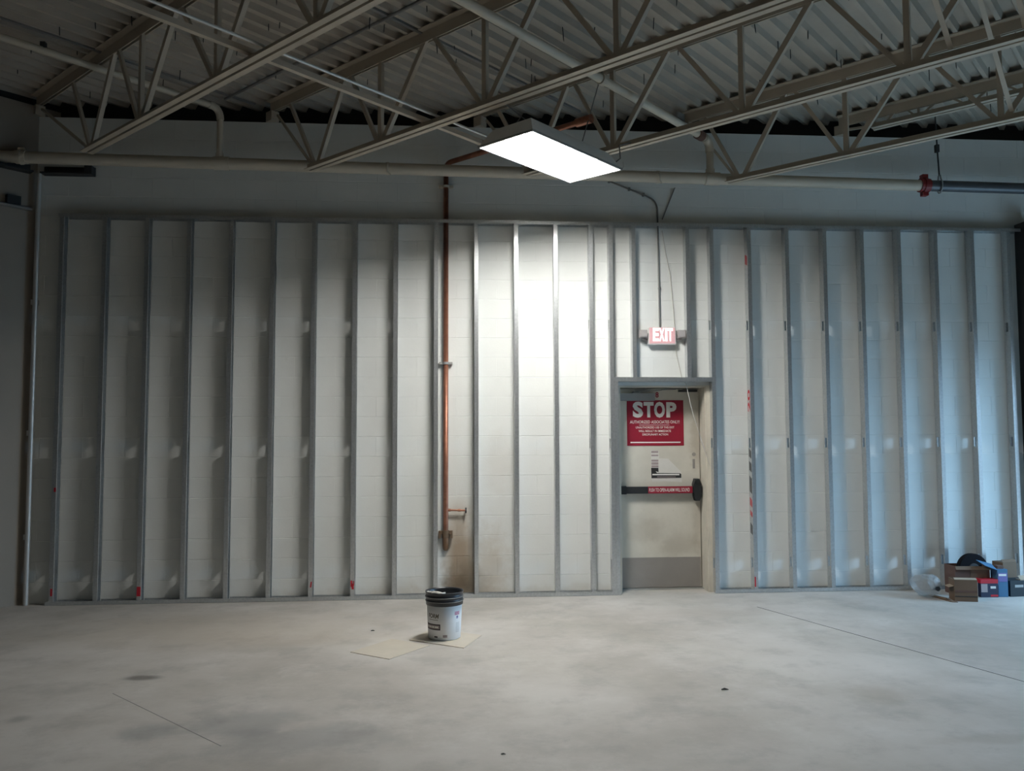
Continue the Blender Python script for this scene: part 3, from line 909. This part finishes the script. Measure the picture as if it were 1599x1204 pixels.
# ================================================================== LAMP
def hanging_lamp(du, dv, label, lens='lens'):
    FU0, FU1, FV0, FV1, FZ = 3.855 + du, 4.415 + du, 4.735 + dv, 5.955 + dv, 3.90
    t = thing('hanging_lamp', tuple(W((FU0 + FU1) / 2, (FV0 + FV1) / 2, FZ)), label, 'lamp', 'high bay lamps')
    mb = MB()
    def ring4(i, z): return [W(FU0 + i, FV0 + i, z), W(FU1 - i, FV0 + i, z), W(FU1 - i, FV1 - i, z), W(FU0 + i, FV1 - i, z)]
    LZ, IN = FZ + 0.115, 0.075          # lens sits up inside a flared white skirt
    mb.hexa(ring4(IN - 0.01, LZ + 0.001) + ring4(IN + 0.01, LZ + 0.03))
    mb.build('housing', 'lampbody', t)
    mb = MB()
    lo, hi, lo2, hi2 = ring4(0.004, FZ), ring4(IN, LZ), ring4(0, FZ + 0.002), ring4(IN - 0.01, LZ + 0.004)
    for i in range(4):
        j = (i + 1) % 4
        mb.hexa([lo[i], lo[j], lo2[j], lo2[i], hi[i], hi[j], hi2[j], hi2[i]])
    mb.build('skirt', 'lampbody', t)
    # thin rim around the lens
    mb = MB()
    for a0, a1, b0, b1 in ((FU0 - .004, FU0 + .010, FV0 - .004, FV1 + .004), (FU1 - .010, FU1 + .004, FV0 - .004, FV1 + .004),
                           (FU0, FU1, FV0 - .004, FV0 + .010), (FU0, FU1, FV1 - .010, FV1 + .004)):
        gbox(mb, a0, a1, b0, b1, FZ - 0.004, FZ + 0.012)
    mb.build('rim', 'closer', t)
    gbox(MB(), FU0 + IN, FU1 - IN, FV0 + IN, FV1 - IN, LZ - 0.006, LZ + 0.001).build('lens', lens, t)
    for uu in (FU0 + 0.05, FU0 + 0.17, FU0 + 0.22, FU1 - 0.15, FU1 - 0.05):
        k_ = 0.075 if uu < FU0 + 0.1 else 0.045
        c = W(uu, FV0 + k_ - 0.002, FZ + k_ + 0.004)
        MB().tube([c + VD * 0.006, c - VD * 0.006], 0.007, 8).build('rivet', 'conduit', t)
    for uu, vv in ((FU1 + 0.003, FV0 + 0.02), (FU0 + 0.01, FV1 + 0.004)):
        q = W(uu, vv, FZ)
        MB().tube([q + Vector((0, 0, -0.006)), q + Vector((0.02, -0.01, 0.03)), q + Vector((0.015, -0.01, 0.07))], 0.006, 8).build('latch', 'conduit', t)
    # suspension: V-wires up to the neighbouring joists
    um = (FU0 + FU1) / 2
    for vv, top in ((FV0 + 0.20, W(um, FV0 - 0.075 + 0.05, 4.19)), (FV1 - 0.20, W(um, FV1 + 0.14, 4.93))):
        hub = W(um, vv, FZ + 0.24)
        mb = MB().tube([hub, top], 0.005, 6)
        for uu in (FU0 + 0.14, FU1 - 0.14):
            mb.tube([W(uu, vv, FZ + 0.125), hub], 0.004, 6)
        mb.build('hanger_wire', 'dullconduit', t)
    c = W(FU0 + 0.06, FV1 - 0.04, FZ + 0.05)
    MB().tube([c, c + Vector((0.06, -0.01, 0.05)), c + Vector((0.05, -0.02, 0.16)), W(FU0 + 0.02, FV1 + 0.18, FZ + 0.29)], 0.006, 8).build('power_cord', 'dullconduit', t)
hanging_lamp(0, 0, 'lit rectangular high bay lamp hanging before the block wall near the door')
hanging_lamp(-5.2, -5.2, 'added rectangular fill lamp hanging unseen deep in the room away from the studs', 'fill_lens')  # unseen lamp, added to brighten the foreground floor

# ================================================================== LEFT CORNER
t = thing('corner_conduit', (-4.045, 8.345, 0), 'tall pale conduit standing in the corner beside the end of the stud framing', 'conduit')
MB().tube([(-4.045, 8.345, 0), (-4.045, 8.345, 4.20)], 0.023, 14).build('pipe', 'conduit', t)
for zz in (0.62, 1.62, 2.9):
    MB().box(-4.085, -4.035, 8.34, 8.402, zz, zz + 0.05).build('strap', 'conduit', t)
def lw(d_, v_, z): return W(UL - d_, v_, z)
mb = MB()
mb.hexa([lw(a, v_, z) for z in (4.20, 4.215) for a, v_ in ((0, 0.5), (0.10, 0.5), (0.10, 2.98), (0, 2.98))])
mb.hexa([lw(a, v_, z) for z in (4.215, 4.29) for a, v_ in ((0, 0.5), (0.012, 0.5), (0.012, 2.98), (0, 2.98))])
tag(mb.build('ledge_angle', 'dark'), 'dark steel ledge angle along the left wall below the main pipe', 'ledge')
mb = MB().box(-4.02, -3.53, 8.30, 8.402, 4.200, 4.214).box(-4.02, -3.53, 8.388, 8.402, 4.214, 4.29)
mb.box(-3.60, -3.53, 8.30, 8.402, 4.214, 4.285)
tag(mb.build('wall_bracket', 'dark'), 'short dark steel bracket on the back wall under the main pipe by the corner', 'bracket')
t = thing('side_conduit', tuple(lw(0, 1.6, 3.85)), 'grey horizontal conduit with a black box on the left wall', 'conduit')
MB().tube([lw(0.022, 0.3, 3.848), lw(0.022, 3.0, 3.848)], 0.018, 10).build('pipe', 'dullconduit', t)
MB().hexa([lw(a, v_, z) for z in (3.862, 3.945) for a, v_ in ((0, 2.77), (0.06, 2.77), (0.06, 2.89), (0, 2.89))]).build('junction_box', 'black', t)

# ================================================================== BUCKET AND CARDBOARD
def board(pts, th, label, warp):
    mb = MB().prism([(x, y, 0.0) for x, y in pts], (0, 0, th))
    return tag(mb.build('cardboard_sheet', 'card'), label, 'cardboard', 'cardboard sheets on the floor')
board([(-0.735, 6.318), (-0.430, 6.090), (-0.150, 6.462), (-0.455, 6.690)], 0.004, 'flat empty cardboard sheet lying on the floor beside the bucket', 0)
board([(0.108, 6.355), (0.258, 6.742), (-0.150, 7.020), (-0.315, 6.640)], 0.005, 'flat cardboard sheet on the floor under the bucket', 0)

BX, BY, B0 = -0.040, 6.70, 0.005
t = thing('bucket', (BX, BY, B0), 'open white plastic bucket with a black ribbed top and printed label', 'bucket')
H = 0.368
def rad(z): return 0.128 + 0.016 * z / H
prof = [(0.0, 0.0), (0.118, 0.0), (0.127, 0.006), (rad(0.09), 0.09), (rad(0.268), 0.268), (rad(0.268) - 0.004, 0.27), (rad(0.1) - 0.004, 0.1), (0.120, 0.012), (0.0, 0.010)]
MB().lathe((BX, BY, B0), prof, 48).build('body', 'bucket', t)
z0 = 0.264
prof = [(rad(z0) + 0.0015, z0), (0.1475, z0 + 0.002), (0.1475, z0 + 0.026), (0.1530, z0 + 0.029), (0.1530, z0 + 0.034), (0.1475, z0 + 0.037), (0.1475, z0 + 0.058), (0.1545, z0 + 0.061), (0.1545, z0 + 0.066), (0.1485, z0 + 0.069),
        (0.1490, z0 + 0.096), (0.1525, z0 + 0.098), (0.1525, z0 + 0.104), (0.1460, z0 + 0.104), (0.140, z0 + 0.09), (0.139, z0)]
MB().lathe((BX, BY, B0), prof, 48, close=True).build('ribbed_top', 'bucketblack', t)
for dz in (0.0315, 0.0635):
    rr = 0.1532 if dz < 0.05 else 0.1547
    MB().lathe((BX, BY, B0), [(rr - 0.002, z0 + dz + 0.0030), (rr + 0.0008, z0 + dz + 0.0022), (rr + 0.0008, z0 + dz - 0.0008), (rr - 0.002, z0 + dz - 0.001)], 48, close=True).build('rib_edge', 'closer', t)
MB().lathe((BX, BY, B0), [(0.0, 0.285), (0.06, 0.290), (0.11, 0.284), (0.1385, 0.30), (0.1385, 0.262), (0.0, 0.262)], 40).build('contents', 'lining', t)
# crumpled liner at the rim
mb = MB()
rb = random.Random(3)
pts = []
for i in range(9):
    a = math.radians(185 + i * 11)
    pts.append((BX + (0.135 + rb.uniform(-.012, .008)) * math.cos(a), BY + (0.135 + rb.uniform(-.012, .008)) * math.sin(a), B0 + z0 + 0.098 + rb.uniform(-.008, .012)))
mb.tube(pts, [0.008, 0.014, 0.018, 0.013, 0.017, 0.012, 0.014, 0.010, 0.006], 7, smooth=False)
mb.build('crumpled_liner', 'paper', t)
# bail handle resting down the side
MB().tube([(BX + 0.153 * math.cos(a), BY + 0.153 * math.sin(a), B0 + 0.322 - 0.085 * max(0, math.sin(b2))) for a, b2 in [(math.radians(5 + i * 17), math.pi * i / 10) for i in range(11)]], 0.0025, 6).build('bail_handle', 'closer', t)

def wrap(mb_, off=0.0008):
    """bend flat geometry (x = arc angle in degrees, z) round the bucket"""
    for q in mb_.v:
        a = math.radians(q.x); r = rad(q.z) + off + q.y
        q.x, q.y, q.z = BX + r * math.sin(a), BY - r * math.cos(a), B0 + q.z
    return mb_
def arc_rect(a0, a1, z0_, z1_, n=8):
    mb_ = MB()
    for i in range(n):
        b0 = a0 + (a1 - a0) * i / n; b1 = a0 + (a1 - a0) * (i + 1) / n
        mb_.add([(b0, 0, z0_), (b1, 0, z0_), (b1, 0, z1_), (b0, 0, z1_)], [(0, 1, 2, 3)])
    return mb_
wrap(text_mb('FORM', (-62, 0, 0.172), (44, 0, 0), (0, 0, 0.036), 0.03, None, 0.2)).build('label_lettering', 'greyink', t, fix=False)
wrap(arc_rect(-60, -22, 0.158, 0.162)).build('label_bar', 'greyink', t, fix=False)
wrap(arc_rect(-80, -14, 0.082, 0.128), 0.0006).build('label_panel', 'ink', t, fix=False)
wrap(arc_rect(-76, -17, 0.091, 0.119), 0.0012).build('label_panel', 'faded', t, fix=False)
for a0, a1 in ((-72, -62), (-60, -48), (-46, -36), (-34, -21)):
    wrap(arc_rect(a0, a1, 0.099, 0.111, 3), 0.0018).build('label_mark', 'white', t, fix=False)
wrap(arc_rect(-37, -24, 0.024, 0.035)).build('label_mark', 'ink', t, fix=False)
wrap(arc_rect(-5, 10, 0.026, 0.046)).build('label_mark', 'faded', t, fix=False)
for zz in (0.196, 0.203, 0.210, 0.217):
    wrap(arc_rect(36, 58, zz - 0.002, zz + 0.0028)).build('warning_print', 'pink', t, fix=False)
wrap(text_mb('!', (43, 0, 0.165), (9, 0, 0), (0, 0, 0.022), 0.1)).build('warning_print', 'purple', t, fix=False)
for zz in (0.06, 0.07, 0.08, 0.09, 0.10, 0.11, 0.12, 0.13):
    wrap(arc_rect(42, 60, zz, zz + 0.0022)).build('small_print', 'closer', t, fix=False)

# ================================================================== CARTONS BY THE POST
def rot(cx, cy_, ang):
    ca, sa = math.cos(ang), math.sin(ang)
    return lambda x, y, z: (cx + x * ca - y * sa, cy_ + x * sa + y * ca, z)
def rbox(mb_, f, x0, x1, y0, y1, z0_, z1_):
    return mb_.hexa([f(x0, y0, z0_), f(x1, y0, z0_), f(x1, y1, z0_), f(x0, y1, z0_), f(x0, y0, z1_), f(x1, y0, z1_), f(x1, y1, z1_), f(x0, y1, z1_)])
def open_carton(name, f, w, d_, h, zb_, mat, label, grp='cartons piled by the wall', th=0.005):
    c0 = f(0, 0, zb_)
    t = thing(name, c0, label, 'box', grp)
    mb = MB()
    rbox(mb, f, -w / 2, w / 2, -d_ / 2, d_ / 2, zb_, zb_ + th)
    rbox(mb, f, -w / 2, w / 2, -d_ / 2, -d_ / 2 + th, zb_ + th, zb_ + h); rbox(mb, f, -w / 2, w / 2, d_ / 2 - th, d_ / 2, zb_ + th, zb_ + h)
    rbox(mb, f, -w / 2, -w / 2 + th, -d_ / 2 + th, d_ / 2 - th, zb_ + th, zb_ + h); rbox(mb, f, w / 2 - th, w / 2, -d_ / 2 + th, d_ / 2 - th, zb_ + th, zb_ + h)
    mb.build('body', mat, t)
    return t
def flap(f, a, b_, out, t, mat, th=0.004):
    """flap hinged on edge a-b (local), going to offset out (dx,dy,dz)"""
    p = [Vector(f(*a)), Vector(f(*b_))]
    q = [Vector(f(*(Vector(b_) + Vector(out)))), Vector(f(*(Vector(a) + Vector(out))))]
    MB().prism(p + q, (0, 0, th)).build('flap', mat, t)

# small open brown carton in front
f = rot(4.955, 7.75, math.radians(-14))
t = open_carton('small_carton', f, 0.205, 0.16, 0.205, 0, 'cardboard', 'small open brown cardboard carton with a white side in front of the pile')
rbox(MB(), f, 0.1025, 0.1045, -0.08, 0.08, 0.0, 0.19).build('white_side', 'paper', t)
flap(f, (-0.10, -0.08, 0.205), (0.10, -0.08, 0.205), (0, 0.03, 0.012), t, 'cardedge')
rbox(MB(), f, -0.10, 0.10, -0.0822, -0.08, 0.085, 0.105).build('tape_band', 'cardred', t)
rbox(MB(), f, -0.10, 0.10, -0.0822, -0.08, 0.045, 0.052).build('print_line', 'ink', t)
flap(f, (-0.102, -0.06, 0.14), (-0.102, 0.05, 0.14), (-0.05, -0.01, -0.01), t, 'cardedge')
# large brown carton behind
f2 = rot(5.20, 8.06, math.radians(-6))
t = open_carton('brown_carton', f2, 0.34, 0.22, 0.285, 0, 'cardred', 'larger open reddish brown carton holding a black disc')
rbox(MB(), f2, -0.02, 0.14, -0.1125, -0.11, 0.02, 0.27).build('printed_panel', 'cardboard', t)
flap(f2, (-0.17, -0.11, 0.285), (0.17, -0.11, 0.285), (0, -0.02, -0.03), t, 'cardboard')
# black disc standing in it
mb = MB()
c = Vector((5.285, 8.10, 0.235)); n_ = Vector((0.0, -1, 0.06)).normalized()
mb.tube([c - n_ * 0.03, c - n_ * 0.022, c + n_ * 0.022, c + n_ * 0.03], [0.15, 0.158, 0.158, 0.15], 36, smooth=False)
t = tag(mb.build('black_disc', 'matt_black'), 'round black disc standing upright in the larger brown carton', 'disc')
MB().tube([c + n_ * 0.03, c + n_ * 0.036], [0.06, 0.055], 24, smooth=False).build('hub', 'dark', t)
# red and navy carton
f3 = rot(5.295, 7.90, math.radians(-4))
t = thing('printed_carton', f3(0, 0, 0), 'navy and red printed carton between the brown carton and the blue one', 'box', 'cartons piled by the wall')
rbox(MB(), f3, -0.085, 0.085, -0.05, 0.05, 0, 0.172).build('body', 'navy', t)
rbox(MB(), f3, -0.0855, 0.0855, -0.0505, 0.0505, 0.135, 0.1735).build('red_lid', 'mark', t)
rbox(MB(), f3, -0.082, -0.02, -0.0515, -0.05, 0.05, 0.13).build('pale_panel', 'faded', t)
rbox(MB(), f3, 0.01, 0.062, -0.0515, -0.05, 0.085, 0.108).build('label_window', 'paper', t)
rbox(MB(), f3, 0.01, 0.083, -0.0515, -0.05, 0.008, 0.026).build('red_strip', 'mark', t)
# blue carton, flap open
f4 = rot(5.435, 7.91, math.radians(-4))
t = thing('blue_carton', f4(0, 0, 0), 'upright bright blue carton with an open flap', 'box', 'cartons piled by the wall')
rbox(MB(), f4, -0.05, 0.05, -0.06, 0.06, 0, 0.27).build('body', 'blue', t)
rbox(MB(), f4, -0.045, 0.045, -0.062, -0.06, 0.15, 0.235).build('purple_panel', 'purple', t)
rbox(MB(), f4, -0.040, 0.035, -0.064, -0.062, 0.205, 0.225).build('white_print', 'white', t)
rbox(MB(), f4, -0.045, 0.045, -0.062, -0.06, 0.01, 0.12).build('pale_panel', 'blue', t)
p = [Vector(f4(-0.05, -0.06, 0.262)), Vector(f4(-0.05, 0.04, 0.305)), Vector(f4(-0.20, 0.04, 0.345)), Vector(f4(-0.17, -0.06, 0.305))]
MB().prism(p, (0, 0, 0.005)).build('flap', 'blue', t)
rbox(MB(), f4, -0.03, 0.03, -0.03, 0.03, 0.27, 0.30).build('red_cap', 'cardred', t)
# dark carton on the right
f5 = rot(5.615, 7.95, math.radians(3))
t = thing('dark_carton', f5(0, 0, 0), 'low dark teal carton beside the blue carton', 'box', 'cartons piled by the wall')
rbox(MB(), f5, -0.11, 0.13, -0.09, 0.09, 0, 0.155).build('body', 'teal', t)
rbox(MB(), f5, -0.06, 0.03, -0.0915, -0.09, 0.09, 0.115).build('print_panel', 'closer', t)
# brown carton at the back right
f6 = rot(5.66, 8.15, math.radians(8))
t = open_carton('back_carton', f6, 0.16, 0.14, 0.30, 0, 'cardboard', 'tall narrow brown carton behind the dark teal carton')
flap(f6, (-0.08, -0.07, 0.30), (0.08, -0.07, 0.30), (0, 0.02, 0.025), t, 'cardboard')
# folded cream paper on top of the dark carton
mb = MB().prism([f5(0.01, -0.08, 0.155), f5(0.10, -0.085, 0.155), f5(0.11, 0.0, 0.155), f5(0.03, 0.01, 0.155)], (0, 0, 0.004))
mb.prism([f5(0.01, -0.08, 0.159), f5(0.10, -0.085, 0.159), f5(0.09, -0.03, 0.195), f5(0.02, -0.03, 0.19)], (0, 0, 0.003))
tag(mb.build('folded_paper', 'cardedge'), 'folded cream paper lying on the dark teal carton', 'paper')
# flattened cardboard under the bag
mb = MB().prism([(4.74, 8.02, 0), (4.78, 7.66, 0), (4.83, 7.64, 0), (4.80, 8.04, 0)], (0, 0, 0.006))
mb.prism([(4.74, 8.02, 0.006), (4.77, 7.74, 0.006), (4.79, 7.75, 0.02), (4.77, 8.0, 0.012)], (0, 0, 0.004))
tag(mb.build('flattened_carton', 'cardboard'), 'flattened brown cardboard scrap on the floor under the plastic bag', 'cardboard')
# crumpled plastic bag
bm = bmesh.new()
bmesh.ops.create_icosphere(bm, subdivisions=4, radius=1.0)
rb = random.Random(11)
dirs = [(Vector((rb.gauss(0, 1), rb.gauss(0, 1), rb.gauss(0, 1))).normalized(), rb.uniform(-0.22, 0.28), rb.uniform(3, 9)) for _ in range(16)]
for v_ in bm.verts:
    n_ = v_.co.normalized(); s_ = 1.0
    for d_, amp, k in dirs:
        s_ += amp * max(0, n_.dot(d_)) ** k
    s_ += 0.05 * math.sin(9 * n_.x + 5 * n_.z) * math.cos(11 * n_.y)
    q = n_ * s_
    v_.co = (q.x * 0.125, q.y * 0.11, max(-0.095, q.z * 0.10))
zmin = min(v_.co.z for v_ in bm.verts)
for v_ in bm.verts: v_.co.z -= zmin
me = bpy.data.meshes.new('plastic_bag'); bm.to_mesh(me); bm.free()
me.materials.append(MAT['film'])
bag = bpy.data.objects.new('plastic_bag', me); COL.objects.link(bag)
bag.location = (4.70, 7.93, 0.010); ORG[bag.name] = bag.location.copy()
tag(bag, 'crumpled clear plastic bag on the floor beside the cartons', 'bag')
mb = MB().tube([(4.735, 7.80, 0.10), (4.737, 7.815, 0.10)], 0.022, 14)
mb.build('black_print', 'black', bag)

# small scraps on the slab
for (x, y, s_, lab) in ((1.725, 5.18, 0.022, 'small dark curled scrap on the open floor before the door'),
                        (0.27, 4.25, 0.012, 'tiny dark crumb on the floor in front of the bucket'),
                        (-0.63, 6.98, 0.016, 'small dark scrap on the floor behind the empty cardboard sheet')):
    mb = MB().tube([(x - s_, y, s_ * 0.25), (x, y + s_ * 0.3, s_ * 0.35), (x + s_, y - s_ * 0.2, s_ * 0.25)], [s_ * 0.15, s_ * 0.3, s_ * 0.12], 6)
    for q in mb.v: q.z = max(q.z, 0.0005)
    tag(mb.build('floor_scrap', 'dark'), lab, 'debris', 'scraps on the floor')
